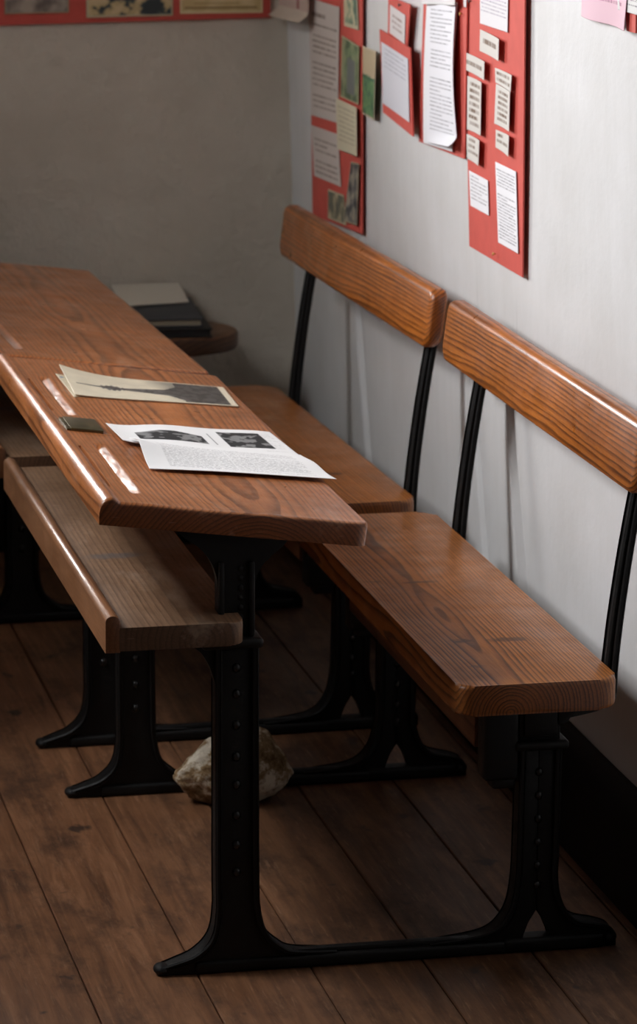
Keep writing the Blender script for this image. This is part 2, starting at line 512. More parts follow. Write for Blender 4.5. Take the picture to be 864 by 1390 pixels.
        zr = [-.14, -.075, -.050, -.030, -.018, 0]
        rf = [(DX + a, slope_z(DX + a) + d - .002) for a, d in zip(xr, zr)]
        rf[0] = (DX + .024, .49)
        extrude_poly(bm, smooth_curve(lf, 3) + smooth_curve(rf, 3), -.010, .010, bev=.002)
        for a0, a1 in ((-.026, -.018), (.017, .025)):
            add_box(bm, DX + a0, DX + a1, -.018, .018, .4925, .600, .003)
        for k in range(7):
            r = bmesh.ops.create_icosphere(bm, subdivisions=1, radius=.0045)
            for v in r['verts']: v.co = Vector((DX + .006 + v.co.x, -.0105 + v.co.y * .5, .505 + k * .014 + v.co.z * 1.2))
        obj('desk_bracket', bm, M['iron'], fr)
        # seat leg
        bm = bmesh.new()
        left = smooth_curve([(-.028, .305), (-.030, .16), (-.032, .108), (-.038, .071), (-.050, .047), (-.068, .032), (-.095, .025), (-.16, .019)], 5)
        right = smooth_curve([(.122, .010), (.115, .026), (.094, .034), (.062, .042), (.044, .060), (.034, .085), (.030, .115), (.031, .16), (.032, .305)], 5)
        # silhouette split by the arched opening: left limb, right limb, sill
        ap = (.001, .062)
        L_ = left + [(-.16, .0), (-.022, .0), (-.020, .026), (-.012, .042), ap, (.0005, .305)]
        R_ = [(.0005, .305), ap, (.013, .044), (.022, .028), (.024, 0), (.122, 0)] + right
        extrude_poly(bm, L_, -.011, .011, bev=.002); extrude_poly(bm, R_, -.011, .011, bev=.002)
        add_box(bm, -.05, .105, -.018, .018, 0, .022, .007, 3)
        for sx in (-1, 1):
            edge = left[::-1] if sx < 0 else right
            path = [(a - sx * .004, b) for a, b in edge]
            n = len(path)
            sweep(bm, path, [.006 + .003 * min(1, i / 8) for i in range(n)], [.026 + .014 * min(1, i / 14) for i in range(n)], .002)
        toe(bm, .113, .012, .012, .016, .011)
        obj('seat_leg', bm, M['iron'], fr)
        for z in (.270, .235, .2, .165, .13, .10):
            for d in (-1, 1): stud(.001, z, d, .006, fr)
        # seat head: cap, column head, front block, rear arm
        bm = bmesh.new()
        add_box(bm, -.038, .042, -.026, .026, .3045, .319, .006, 4)
        add_box(bm, -.030, .031, -.014, .014, .316, .3845, .003)
        add_box(bm, -.024, .025, -.020, .020, .325, .375, .003)
        add_box(bm, -.083, -.032, -.021, .021, .262, .3845, .006, 3)
        add_box(bm, -.070, -.034, -.016, .016, .248, .27, .006, 3)
        arm = [(-.03, .384)] + smooth_curve([(.028, .335), (.040, .347), (.064, .352), (.090, .358), (.107, .372), (.113, .392)], 4) + [(.094, .392), (.094, .384)]
        extrude_poly(bm, arm, -.014, .014, bev=.004)
        obj('seat_bracket', bm, M['iron'], fr)
        # back support
        bm = bmesh.new()
        path = smooth_curve([(.104, .374), (.1055, .42), (.112, .49), (.122, .57), (.1325, .64), (.1425, .70), (.1508, .765)], 4)
        n = len(path)
        sweep(bm, path, [.020 - .006 * i / n for i in range(n)], [.026 - .004 * i / n for i in range(n)], .003)
        path2 = [(a - .002, b) for a, b in path]
        sweep(bm, [(a + .004, b) for a, b in path[1:-2]], [.010] * (n - 3), [.034 - .006 * i / n for i in range(n - 3)], .002)
        obj('back_support', bm, M['iron'], fr)
        return fr
    end_frame(0); end_frame(LF)
    return root

near = desk_unit()
tag(near, 'nearer old pine and iron school desk and bench, papers lying on its worn top', 'school desk', 'old double school desks with joined benches')
far = copy_tree(near)
far.location = (-.0076, 1.1795, 0); far.rotation_euler = (0, 0, .0276)
tag(far, 'farther old pine and iron school desk and bench with bare top, by the back wall', 'school desk', 'old double school desks with joined benches')

# ------------------------------------------------------------------ printed sheets
def painter_text(w, h, bg=(225, 223, 226), ink=(120, 116, 122), pitch=5, thick=2, margin=(5, 5, 6, 6), seed=0, gaps=(), indent=True, blocks=None, heading=0, dens=.86):
    """w,h in mm; returns an h x w x 3 array: rows of word-like marks"""
    rs = random.Random(seed)
    H, Wd = max(int(h), 2), max(int(w), 2)
    a = np.empty((H, Wd, 3), np.float32); a[:] = lin(bg)
    ik = np.array(lin(ink), np.float32)
    y = margin[2]; line = 0
    while y + thick < H - margin[3]:
        if line in gaps or rs.random() > dens:
            y += pitch; line += 1; continue
        th = thick; pc = pitch
        if line < heading:
            th = thick * 2; pc = pitch * 2
        x = margin[0] + (rs.randint(2, 8) if indent and rs.random() < .3 else 0)
        end = Wd - margin[1] - (rs.randint(0, int(Wd * .45)) if rs.random() < .25 else rs.randint(0, 5))
        while x < end:
            wl = rs.randint(3, 9) * max(1, th // 2)
            k = rs.uniform(.45, 1)
            a[y:y + th, x:min(x + wl, end)] = a[y:y + th, x:min(x + wl, end)] * (1 - k) + ik * k
            x += wl + rs.randint(1, 3)
        y += pc; line += 1
    return a

def grid_noise(h, w, s, seed, oct=3):
    yy, xx = np.mgrid[0:h, 0:w]
    out = np.zeros((h, w), np.float32)
    for j in range(h):
        for i in range(w):
            out[j, i] = noise.fractal(Vector((i * s, j * s, seed * 7.3)), 1, 2, oct)
    return np.clip(out * .6 + .5, 0, 1)

def painter_photo(w, h, stops, seed=0, border=(230, 222, 205), bw=4, scale=.06, grad=0):
    H, Wd = max(int(h), 4), max(int(w), 4)
    n = grid_noise(H, Wd, scale, seed)
    if grad: n = np.clip(n + grad * (np.linspace(-.5, .5, H)[:, None]), 0, 1)
    pos = [p for p, _ in stops]; cs = np.array([lin(c) for _, c in stops])
    a = np.stack([np.interp(n, pos, cs[:, k]) for k in range(3)], -1).astype(np.float32)
    if bw:
        b = np.array(lin(border), np.float32)
        a[:bw] = b; a[-bw:] = b; a[:, :bw] = b; a[:, -bw:] = b
    return a

def sheet(name, quad, art, parent=None, mat='print', curl=None, thick=.0007, res=1.0):
    """quad TL,TR,BR,BL in 3D; art: array seen from the front; curl(u,v)->offset vector"""
    TL, TR, BR, BL = [Vector(q) for q in quad]
    H, Wd = art.shape[:2]
    verts = []; cols = []
    nrm = (TR - TL).cross(BL - TL).normalized()      # points behind the sheet
    for j in range(H):
        v = j / (H - 1)
        l = TL.lerp(BL, v); r = TR.lerp(BR, v)
        for i in range(Wd):
            u = i / (Wd - 1)
            p = l.lerp(r, u)
            if curl: p = p + curl(u, v, -nrm)
            verts.append(p)
    faces = [(j * Wd + i, (j + 1) * Wd + i, (j + 1) * Wd + i + 1, j * Wd + i + 1) for j in range(H - 1) for i in range(Wd - 1)]
    me = bpy.data.meshes.new(name); me.from_pydata(verts, [], faces)
    ca = me.color_attributes.new('Print', 'FLOAT_COLOR', 'POINT')
    flat = np.ones((H * Wd, 4), np.float32); flat[:, :3] = art.reshape(-1, 3)
    ca.data.foreach_set('color', flat.ravel())
    me.materials.append(M[mat])
    me.polygons.foreach_set('use_smooth', [True] * len(me.polygons))
    o = bpy.data.objects.new(name, me); link(o, parent)
    s = o.modifiers.new('thickness', 'SOLIDIFY'); s.thickness = thick; s.offset = -1
    return o

def size_mm(quad):
    TL, TR, BR, BL = [Vector(q) for q in quad]
    return (((TR - TL).length + (BR - BL).length) * 500, ((BL - TL).length + (BR - TR).length) * 500)

def card(name, quad, parent, mat, thick=.0025, bow=None, n=14):
    """card panel: quad TL,TR,BR,BL with thickness towards the wall; optional bow(u,v)->x offset"""
    TL, TR, BR, BL = [Vector(q) for q in quad]
    bm = bmesh.new()
    nr = (TR - TL).cross(BL - TL).normalized()
    g = []
    for layer in (0, thick):
        rows = []
        for j in range(n + 1):
            row = []
            for i in range(n + 1):
                u, v = i / n, j / n
                p = TL.lerp(BL, v).lerp(TR.lerp(BR, v), u) + nr * layer
                if bow: p = p + Vector((bow(u, v), 0, 0))
                row.append(bm.verts.new(p))
            rows.append(row)
        g.append(rows)
    for rows, flip in ((g[0], 1), (g[1], 0)):
        for j in range(n):
            for i in range(n):
                f = (rows[j][i], rows[j][i + 1], rows[j + 1][i + 1], rows[j + 1][i])
                bm.faces.new(f[::-1] if flip else f)
    for k in range(n):
        for a, b in (((0, k), (0, k + 1)), ((n, k), (n, k + 1)), ((k, 0), (k + 1, 0)), ((k, n), (k + 1, n))):
            bm.faces.new((g[0][a[0]][a[1]], g[0][b[0]][b[1]], g[1][b[0]][b[1]], g[1][a[0]][a[1]]))
    return obj(name, bm, M[mat], parent, smooth=True, angle=40)

def pin(p, parent, mat='pin'):
    bm = bmesh.new()
    prof = [(.0, -.0055), (.0022, -.0055), (.0032, -.0046), (.0028, -.0036), (.0012, -.0028), (.0012, 0)]
    rings = []
    for r, d in prof:
        rings.append([bm.verts.new(Vector(p) + Vector((d, r * math.cos(a), r * math.sin(a)))) for a in [k * math.pi / 4 for k in range(8)]] if r else [bm.verts.new(Vector(p) + Vector((d, 0, 0)))])
    for a, b in zip(rings, rings[1:]):
        for k in range(8):
            if len(a) == 1: bm.faces.new((a[0], b[k], b[(k + 1) % 8]))
            else: bm.faces.new((a[k], a[(k + 1) % 8], b[(k + 1) % 8], b[k]))
    return obj('drawing_pin', bm, M[mat], parent)

# local frame helper: parts are built in world coordinates under an Empty kept at the origin of its wall
def wall_thing(name, label, cat, group=None):
    return thing(name, label, cat, (0, 0, 0), 0, group)

Q = {
'big':[(0.1690,1.1330,1.3302),(0.1605,0.7165,1.3604),(0.1789,0.7670,0.8595),(0.1856,1.1339,0.8563)],
'b1':[(0.1643,1.0066,1.3153),(0.1609,0.8171,1.3145),(0.1634,0.8268,1.2479),(0.1668,1.0123,1.2462)],
'b2':[(0.1671,1.0094,1.2364),(0.1643,0.8537,1.2349),(0.1657,0.8598,1.1990),(0.1685,1.0160,1.2005)],
'b3':[(0.1709,1.1276,1.1881),(0.1678,0.9555,1.1887),(0.1689,0.9605,1.1579),(0.1720,1.1302,1.1586)],
'b4':[(0.1718,1.1058,1.1499),(0.1696,0.9839,1.1519),(0.1730,0.9973,1.0619),(0.1753,1.1175,1.0584)],
'b5':[(0.1672,0.9106,1.1829),(0.1648,0.7807,1.1841),(0.1659,0.7899,1.1566),(0.1680,0.9094,1.1590)],
'b6':[(0.1680,0.9060,1.1573),(0.1659,0.7899,1.1566),(0.1684,0.8012,1.0916),(0.1706,0.9227,1.0905)],
'b7':[(0.1756,1.1214,1.0504),(0.1734,1.0022,1.0532),(0.1751,1.0130,1.0095),(0.1771,1.1218,1.0078)],
'b8':[(0.1708,0.9134,1.0814),(0.1686,0.8017,1.0849),(0.1700,0.8090,1.0501),(0.1719,0.9171,1.0519)],
'b9':[(0.1776,1.1127,0.9889),(0.1752,0.9795,0.9891),(0.1772,0.9780,0.9307),(0.1796,1.1071,0.9298)],
'b10':[(0.1729,0.9241,1.0272),(0.1704,0.7869,1.0284),(0.1749,0.7816,0.8959),(0.1773,0.9140,0.8950)],
'far':[(0.1718,2.3895,1.2323),(0.1655,1.8828,1.2694),(0.1839,1.9460,0.7599),(0.1898,2.4261,0.7304)],
'f1':[(0.1706,2.3753,1.1788),(0.1675,2.0877,1.1835),(0.1760,2.1326,0.9536),(0.1792,2.3987,0.9398)],
'f2':[(0.1799,2.3987,0.9193),(0.1769,2.1356,0.9307),(0.1803,2.1213,0.8288),(0.1833,2.3837,0.8172)],
'f3':[(0.1659,2.0419,1.2183),(0.1646,1.9211,1.2195),(0.1668,1.9161,1.1546),(0.1682,2.0459,1.1515)],
'f4':[(0.1691,2.0602,1.1318),(0.1678,1.9067,1.1248),(0.1719,1.9274,1.0122),(0.1736,2.0901,1.0102)],
'f5':[(0.1743,2.1294,1.0032),(0.1720,1.9214,1.0072),(0.1754,1.9298,0.9131),(0.1777,2.1274,0.9034)],
'f6':[(0.1822,2.2450,0.8083),(0.1805,2.0951,0.8158),(0.1824,2.0819,0.7579),(0.1845,2.2563,0.7481)],
'f7':[(0.1768,2.0026,0.8941),(0.1759,1.9316,0.8987),(0.1806,1.9638,0.7746),(0.1822,2.0878,0.7658)],
'green':[(0.1749,1.9211,1.1262),(0.1698,1.7558,1.1301),(0.1756,1.7938,0.9976),(0.1804,1.9513,0.9959)],
'cu':[(0.1712,1.6905,1.2364),(0.1606,1.4782,1.2386),(0.1651,1.5162,1.1620),(0.1744,1.7053,1.1665)],
'cus':[(0.1684,1.6644,1.2232),(0.1613,1.5172,1.2164),(0.1637,1.5296,1.1640),(0.1708,1.6760,1.1710)],
'cl':[(0.1729,1.7670,1.1695),(0.1580,1.4644,1.1628),(0.1631,1.4560,1.0063),(0.1775,1.7518,1.0169)],
'cls':[(0.1703,1.7407,1.1488),(0.1574,1.4776,1.1427),(0.1614,1.4793,1.0295),(0.1744,1.7415,1.0351)],
'sc':[(0.1684,1.4042,1.3107),(0.1645,1.0900,1.3151),(0.1759,1.1371,1.0058),(0.1804,1.4822,0.9944)],
'scu':[(0.1665,1.3673,1.2687),(0.1637,1.1441,1.2703),(0.1736,1.2044,1.0097),(0.1766,1.4225,0.9989)],
'scs':[(0.1638,1.3449,1.2527),(0.1609,1.1428,1.2643),(0.1698,1.1540,1.0159),(0.1728,1.3747,1.0060)],
'sct':[(0.1597,1.3731,1.2939),(0.1566,1.1173,1.2947),(0.1576,1.1250,1.2670),(0.1613,1.3776,1.2487)],
'scx':[(0.1630,1.1110,1.3074),(0.1627,1.0876,1.3079),(0.1643,1.0964,1.2656),(0.1646,1.1146,1.2653)],
'pkr':[(0.1596,0.1876,1.3933),(0.1574,0.1163,1.3933),(0.1606,0.1234,1.3099),(0.1620,0.1710,1.3087)],
'pk':[(0.1642,0.3977,1.3833),(0.1564,0.1407,1.3864),(0.1597,0.1597,1.3098),(0.1672,0.4102,1.3096)],
'pkw':[(0.1563,0.2093,1.3917),(0.1525,0.0825,1.3908),(0.1547,0.0922,1.3375),(0.1580,0.2036,1.3364)],
'cor':[(0.1572,2.5978,1.2021),(0.1569,2.3121,1.2089),(0.1595,2.3154,1.1354),(0.1598,2.6172,1.1260)],
'bp1':[(-0.4101,2.6400,1.2275),(-0.2793,2.6400,1.2262),(-0.2802,2.6400,1.1328),(-0.4129,2.6400,1.1315)],
'bp2':[(-0.2442,2.6400,1.2258),(-0.0628,2.6400,1.2240),(-0.0631,2.6400,1.1239),(-0.2435,2.6400,1.1217)],
'bp3':[(-0.0489,2.6400,1.2238),(0.1267,2.6400,1.2220),(0.1269,2.6400,1.1275),(-0.0476,2.6400,1.1275)],
}
def T(k, seed, parent, name='text_sheet', curl=None, **kw):
    w, h = size_mm(Q[k])
    return sheet(name, Q[k], painter_text(w, h, seed=seed, **kw), parent, curl=curl)

# ---- big red display panel nearest the camera
big = wall_thing('display_panel', 'tall red card panel of pasted captions, rightmost large one on the white wall', 'notice panel')
card('red_card', Q['big'], big, 'red')
sep = dict(bg=(212, 208, 202), ink=(112, 88, 70))
def lift(amount):
    return lambda u, v, n: n * (amount * u * u + .0008)
T('b1', 1, big, pitch=6, margin=(6, 6, 2, 18), ink=(150, 140, 160))
T('b2', 2, big, 'caption_card', pitch=9, thick=8, margin=(22, 22, 12, 12), dens=1, indent=False, curl=lift(.007), **sep)
T('b3', 3, big, 'caption_card', pitch=9, thick=7, margin=(14, 18, 11, 9), dens=1, indent=False, curl=lift(.007), **sep)
T('b4', 4, big, 'caption_card', pitch=11, thick=6, margin=(14, 14, 8, 8), curl=lift(.006), dens=1, **sep)
T('b5', 5, big, 'caption_card', pitch=10, thick=5, margin=(10, 10, 5, 4), curl=lift(.005), dens=1, **sep)
T('b6', 6, big, 'caption_card', pitch=9, thick=5, margin=(18, 18, 8, 8), curl=lift(.006), **sep)
T('b7', 7, big, 'caption_card', pitch=10, thick=5, margin=(10, 10, 5, 5), curl=lift(.007), dens=1, **sep)
T('b8', 8, big, 'caption_card', pitch=10, thick=5, margin=(10, 10, 5, 5), curl=lift(.006), dens=1, **sep)
T('b9', 9, big, pitch=6, margin=(8, 8, 6, 8), bg=(236, 236, 240))
T('b10', 10, big, pitch=5, margin=(8, 8, 10, 8), bg=(236, 236, 240), ink=(110, 108, 116))
pin((0.1774, 0.9304, 0.8733), big); pin((0.1656, 1.0653, 1.2785), big, 'darkpin')

# ---- red-backed long notice left of it
sc = wall_thing('long_notice', 'long curling white typed notice on red card, left of the tall red panel', 'notice')
card('red_card', Q['sc'], sc, 'red')
sheet('under_sheet', Q['scu'], painter_text(*size_mm(Q['scu']), bg=(232, 232, 236), pitch=400), sc, curl=lambda u, v, n: n * (.002 + .003 * math.sin(3 * v)))
w, h = size_mm(Q['scs'])
sheet('text_sheet', Q['scs'], painter_text(w, h, bg=(232, 232, 238), ink=(96, 96, 106), pitch=7, thick=2, margin=(18, 16, 10, 22), seed=31, gaps=(9, 15), dens=.95), sc,
      curl=lambda u, v, n: n * (.003 + .006 * math.sin(math.pi * min(1, v * 1.1)) * u + .016 * max(0, (v - .88) / .12) ** 2 * u) + Vector((0, 0, .010 * u * max(0, (v - .88) / .12))))
sheet('fastening_strip', Q['sct'], painter_text(*size_mm(Q['sct']), bg=(226, 224, 224), ink=(176, 172, 172), pitch=14, thick=8, margin=(40, 30, 6, 8), seed=32), sc, curl=lambda u, v, n: n * (.004 * math.sin(9 * u) + .004))
T('scx', 33, sc, pitch=6, margin=(2, 2, 3, 8))
pin((0.1651, 1.1235, 1.2526), sc)

# ---- two red-backed cards
cu = wall_thing('notice_card', 'small red-bordered card half hidden behind the lower red-bordered card', 'notice', 'red bordered cards left of the long notice')
card('red_card', Q['cu'], cu, 'red')
T('cus', 41, cu, pitch=10, thick=5, margin=(24, 24, 14, 8), bg=(214, 208, 208), ink=(160, 140, 134))
pin((0.1630, 1.555, 1.232), cu, 'darkpin')
cl = wall_thing('notice_card', 'larger red-bordered white typed card standing off the wall, beside the green picture', 'notice', 'red bordered cards left of the long notice')
card('red_card', Q['cl'], cl, 'red')
T('cls', 42, cl, pitch=8, thick=2, margin=(28, 24, 8, 30), bg=(212, 212, 220), ink=(138, 138, 150), dens=.8, gaps=(8, 9))

# ---- green landscape print
w, h = size_mm(Q['green'])
art = painter_photo(w, h, [(.2, (40, 88, 66)), (.45, (84, 132, 92)), (.6, (120, 152, 96)), (.8, (70, 116, 84))], 3, (206, 192, 168), 4, .05)
k = int(len(art) * .42); art[4:k, 4:-4] = lin((196, 178, 146))
fade = grid_noise(12, art.shape[1], .12, 5)
for j in range(12): art[k - 6 + j, 4:-4] = np.where((fade[j] + j / 12 > .9)[4:-4, None], np.array(lin((52, 104, 78)), np.float32), art[k - 6 + j, 4:-4])
g = sheet('landscape_print', Q['green'], art, None, 'photo', curl=lambda u, v, n: n * (.002 + .004 * u))
tag(g, 'small picture of green trees under a tan sky, corner pinned between two red panels', 'picture')

# ---- far red panel
fp = wall_thing('display_panel', 'red panel of typed sheets and pictures in the corner behind the far bench', 'notice panel')
card('red_card', Q['far'], fp, 'red')
tx = dict(bg=(206, 196, 190), ink=(124, 104, 92), pitch=11, thick=4)
T('f1', 51, fp, margin=(24, 20, 26, 10), heading=1, gaps=(2, 7, 13), **tx)
T('f2', 52, fp, margin=(24, 20, 12, 8), **tx)
w, h = size_mm(Q['f3']); sheet('picture', Q['f3'], painter_photo(w, h, [(.3, (60, 96, 88)), (.5, (140, 160, 130)), (.62, (206, 198, 166))], 6, (206, 198, 170), 8, .03), fp, 'photo')
w, h = size_mm(Q['f4']); art = painter_photo(w, h, [(.3, (70, 92, 66)), (.6, (124, 142, 104)), (.8, (150, 156, 120))], 8, (190, 184, 150), 3, .03)
art[int(h * .3):int(h * .88), int(w * .35):int(w * .8)] = lin((112, 116, 116))
sheet('picture', Q['f4'], art, fp, 'photo', curl=lambda u, v, n: n * .002)
T('f5', 53, fp, margin=(20, 14, 12, 12), bg=(212, 204, 178), ink=(160, 148, 122), pitch=9, thick=3, curl=lambda u, v, n: n * (.003 + .004 * u))
w, h = size_mm(Q['f6']); sheet('picture', Q['f6'], painter_photo(w, h, [(.35, (92, 96, 84)), (.55, (150, 140, 112)), (.7, (196, 184, 152))], 9, (190, 180, 150), 4, .03), fp, 'photo')
w, h = size_mm(Q['f7']); sheet('picture', Q['f7'], painter_photo(w, h, [(.3, (60, 62, 66)), (.5, (112, 112, 112)), (.7, (170, 160, 140))], 11, (168, 156, 130), 4, .04), fp, 'photo', curl=lambda u, v, n: n * .003)

# ---- pink notice at the top right
pk = wall_thing('pink_notice', 'pink sheet with a torn lower edge and white sheet over it, high on the wall', 'notice')
card('red_card', Q['pkr'], pk, 'red')
w, h = size_mm(Q['pk']); sheet('pink_sheet', Q['pk'], painter_text(w, h, bg=(224, 188, 200), ink=(170, 120, 140), pitch=16, thick=5, margin=(40, 30, 22, 24), seed=61), pk, curl=lambda u, v, n: n * (.003 + .004 * math.sin(7 * u) * v))
T('pkw', 62, pk, pitch=7, thick=2, margin=(8, 8, 6, 6), bg=(218, 218, 216))

# ---- curled sheet in the top of the corner
w, h = size_mm(Q['cor'])
art = painter_text(w, h, bg=(190, 168, 158), ink=(150, 96, 90), pitch=300, seed=71)
art[:int(h * .72), int(w * .62):int(w * .7)] = lin((150, 92, 86)); art[int(h * .74):] = lin((196, 182, 168))
co = sheet('corner_notice', Q['cor'], art, None, curl=lambda u, v, n: n * (.004 + .022 * max(0, (v - .7) / .3) ** 2) )
tag(co, 'pinkish paper notice with a curled bottom edge high in the room corner', 'notice')

# ---- red picture board on the back wall
bb = wall_thing('picture_board', 'long red board with old view pictures along the top of the back wall', 'picture board')
bm = bmesh.new(); extrude_poly(bm, [(-.75, 1.103), (.1446, 1.1166), (.1454, 1.30), (-.75, 1.30)], 2.641, 2.652, bev=.002)
obj('red_board', bm, M['red'], bb)
def off(q, d): return [(a, b - d, c) for a, b, c in q]
def full(k): return off([(a, b, c + (.04 if i < 2 else 0)) for i, (a, b, c) in enumerate(Q[k])], .003)
w, h = size_mm(full('bp1')); sheet('picture', full('bp1'), painter_photo(w, h, [(.3, (104, 92, 84)), (.6, (150, 138, 126)), (.8, (170, 156, 140))], 13, (160, 146, 120), 3, .03), bb, 'photo')
w, h = size_mm(full('bp2'));
art = painter_photo(w, h, [(.35, (44, 52, 54)), (.5, (70, 80, 76)), (.58, (182, 160, 116)), (.8, (206, 184, 140))], 15, (190, 180, 150), 4, .035)
sheet('picture', full('bp2'), art, bb, 'photo')
w, h = size_mm(full('bp3')); art = painter_photo(w, h, [(.3, (196, 172, 122)), (.8, (222, 202, 156))], 17, (222, 206, 164), 4, .02)
art[-14:-10, 10:-12] = lin((140, 112, 70)); art[-22:-20, 30:-50] = lin((160, 130, 84))
sheet('picture', full('bp3'), art, bb, 'photo')

# ------------------------------------------------------------------ papers on the near desk
U0 = Vector((-.634, -.04, .700)); ud = Vector((.378, 0, -.048)).normalized(); nd = Vector((-ud.z, 0, ud.x))
def D(u, v, h=0):
    return tuple(U0 + ud * u + Vector((0, v, 0)) + nd * h)

def spire(w, h):
    H, Wd = int(h), int(w)
    n = grid_noise(H, Wd, .03, 21)
    a = np.empty((H, Wd, 3), np.float32)
    base = np.array(lin((222, 212, 188)), np.float32)
    a[:] = base; a *= (.9 + .2 * n[..., None])
    n2 = grid_noise(H, Wd, .07, 23)
    cy = H * .56
    for i in range(Wd):
        u = i / Wd
        if u < .05: half = 0
        elif u < .20: half = H * (.012 + .10 * (u - .05))
        elif u < .34: half = H * (.055 + .05 * math.sin((u - .20) / .14 * math.pi) ** 2 + .02 * math.sin(u * 190))
        elif u < .58: half = H * (.045 + .09 * (u - .34) / .24)
        else: half = H * (.135 + .5 * max(0, u - .60) / .2)
        sky = min(1, max(0, (u - .42) / .24))
        for j in range(H):
            d = abs(j - cy)
            e = half * (1 + .25 * (n2[j, i] - .5))
            hz = min(1, max(0, (u - .46 - .16 * (j / H)) / .16))
            if u > .62 and j < cy: hz = max(hz, min(1, (u - .56) / .1))
            a[j, i] = a[j, i] * (1 - .72 * hz) + np.array(lin((98, 96, 92)), np.float32) * .72 * hz
            if d < e:
                a[j, i] = np.array(lin((112, 108, 104) if n2[j, i] > .5 else (78, 75, 72)), np.float32) * (1 - .35 * hz)
            elif u > .68:
                a[j, i] = np.array(lin((84, 82, 80) if n2[j, i] > .52 else (66, 64, 62)), np.float32)
    b = base * 1.02
    a[:5] = b; a[-5:] = b; a[:, :5] = b; a[:, -12:] = b
    return a

qd = [D(.086, 1.0, .004), D(.363, 1.006, .004), D(.357, .843, .003), D(.084, .803, .003)]
w, h = size_mm(qd)
def curl_photo(u, v, n):
    return n * (.012 * max(0, 1 - u / .45) ** 2 * (1 - v) + .002 * max(0, 1 - u / .3) ** 2)
ph = sheet('photo_print', qd, spire(w, h), None, 'photo', curl=curl_photo, thick=.0012)
tag(ph, 'curled sepia photograph of a tall spire lying on the nearer desk', 'photograph')
qd2 = [D(.078, .975, .0012), D(.36, 1.012, .0012), D(.3585, .846, .0012), D(.083, .805, .0012)]
w, h = size_mm(qd2)
a2 = painter_text(w, h, bg=(214, 204, 180), ink=(170, 160, 140), pitch=12, seed=81)
a2[20:26, 3:10] = lin((60, 120, 170))
p2 = sheet('paper_sheet', qd2, a2, None, curl=lambda u, v, n: n * (.005 * max(0, 1 - u / .3) ** 2 * (1 - v)), thick=.0015)
tag(p2, 'cream paper sheet mostly covered by the curled spire photograph on the nearer desk', 'paper')

lf = thing('printed_leaflet', 'open white leaflet with two dark pictures and columns of print, on the nearer desk', 'leaflet')
q1 = [D(.094, .555, .003), D(.363, .622, .002), D(.374, .430, .002), D(.100, .428, .003)]
w, h = size_mm(q1)
a = painter_text(w, h, bg=(236, 236, 236), ink=(150, 150, 150), pitch=4, thick=1, margin=(int(w * .83), 6, 20, 20), seed=91)
H, Wd = a.shape[:2]
nz = grid_noise(H, Wd, .05, 33)
def pic(u0, u1, v0, v1, slope=False):
    for j in range(int(v0 * H), int(v1 * H)):
        for i in range(int(u0 * Wd), int(u1 * Wd)):
            if slope and (j / H - v0) / (v1 - v0) < .55 * abs((i / Wd - u0) / (u1 - u0) - .5) * 1.4 - .1: continue
            a[j, i] = lin((40, 40, 42)) if nz[j, i] < .56 else lin((128, 128, 128))
pic(.13, .52, .26, .72, True); pic(.64, .90, .14, .74)
a[int(.25 * H):int(.7 * H), int(.57 * Wd):int(.572 * Wd) + 1] = lin((140, 140, 140))
U_ = sheet('upper_page', q1, a, lf, curl=lambda u, v, n: n * (.004 * math.sin(math.pi * u) * (1 - v) + .003 * math.sin(5 * u) ** 2 + .005 * max(0, 1 - u / .2) ** 2))
q2 = [D(.112, .446, .004), D(.375, .447, .0035), D(.392, .272, .0032), D(.109, .244, .0028)]
w, h = size_mm(q2)
a = painter_text(w, h, bg=(238, 238, 238), ink=(84, 84, 88), pitch=4, thick=1, margin=(34, 22, 26, 18), seed=92, dens=1, indent=False)
a[:, int(.5 * w):int(.5 * w) + 2] = lin((238, 238, 238))
sheet('lower_page', q2, a, lf, curl=lambda u, v, n: n * (.014 * max(0, 1 - u / .45) ** 1.5 * (1 - abs(2 * v - .8)) * (1 if v < .9 else 1) + .002 + .003 * math.sin(4 * v) ** 2))

# ------------------------------------------------------------------ back table with books
tb = thing('side_table', 'brown round-ended wooden table holding dark books in front of the back wall', 'table', (0, 0, 0))
bm = bmesh.new()
pts = [(-.075 - .5, 2.28), (-.095, 2.28)] + [(-.095 + .122 * math.cos(a), 2.402 + .122 * math.sin(a)) for a in [math.radians(-84 + k * 168 / 16) for k in range(17)]] + [(-.095, 2.524), (-.575, 2.524)]
extrude_poly(bm, pts, .470, .505, bev=.006, seg=3, axis='z')
obj('table_top', bm, M['table'], tb)
for x, y in ((-.54, 2.33), (-.54, 2.48), (-.13, 2.33), (-.13, 2.48)):
    bm = bmesh.new()
    add_box(bm, x - .016, x + .016, y - .016, y + .016, 0, .471, .003)
    obj('leg', bm, M['table'], tb)

def book(name, label, x0, x1, y0, y1, z0, z1, rz, mat):
    t = thing(name, label, 'book', (x1, y0, z0), rz, 'dark books on the side table')
    w, d, h = x1 - x0, y1 - y0, z1 - z0
    bm = bmesh.new()
    add_box(bm, -w, 0, 0, d, 0, .003, .0012); add_box(bm, -w, 0, 0, d, h - .003, h, .0012)
    # rounded spine on the side towards the desks
    sp = [(-w, 0)] + [(-w - .006 * math.sin(math.pi * k / 8), h * k / 8) for k in range(1, 8)] + [(-w, h), (-w + .004, h), (-w + .004, 0)]
    extrude_poly(bm, sp, 0, d)
    obj('cover', bm, M[mat], t)
    bm = bmesh.new(); add_box(bm, -w + .004, -.004, .004, d - .004, .003, h - .003)
    obj('page_block', bm, M['blackbook'] if mat == 'blackbook' else M['pages'], t)
    return t
book('book', 'black clothbound book at the bottom of the stack on the back table', -.30, -.044, 2.295, 2.575, .5051, .5235, math.radians(-4), 'blackbook')
b2 = book('book', 'dark grey book lying on the black book on the back table', -.30, -.060, 2.318, 2.588, .5237, .541, math.radians(-5), 'greybook')
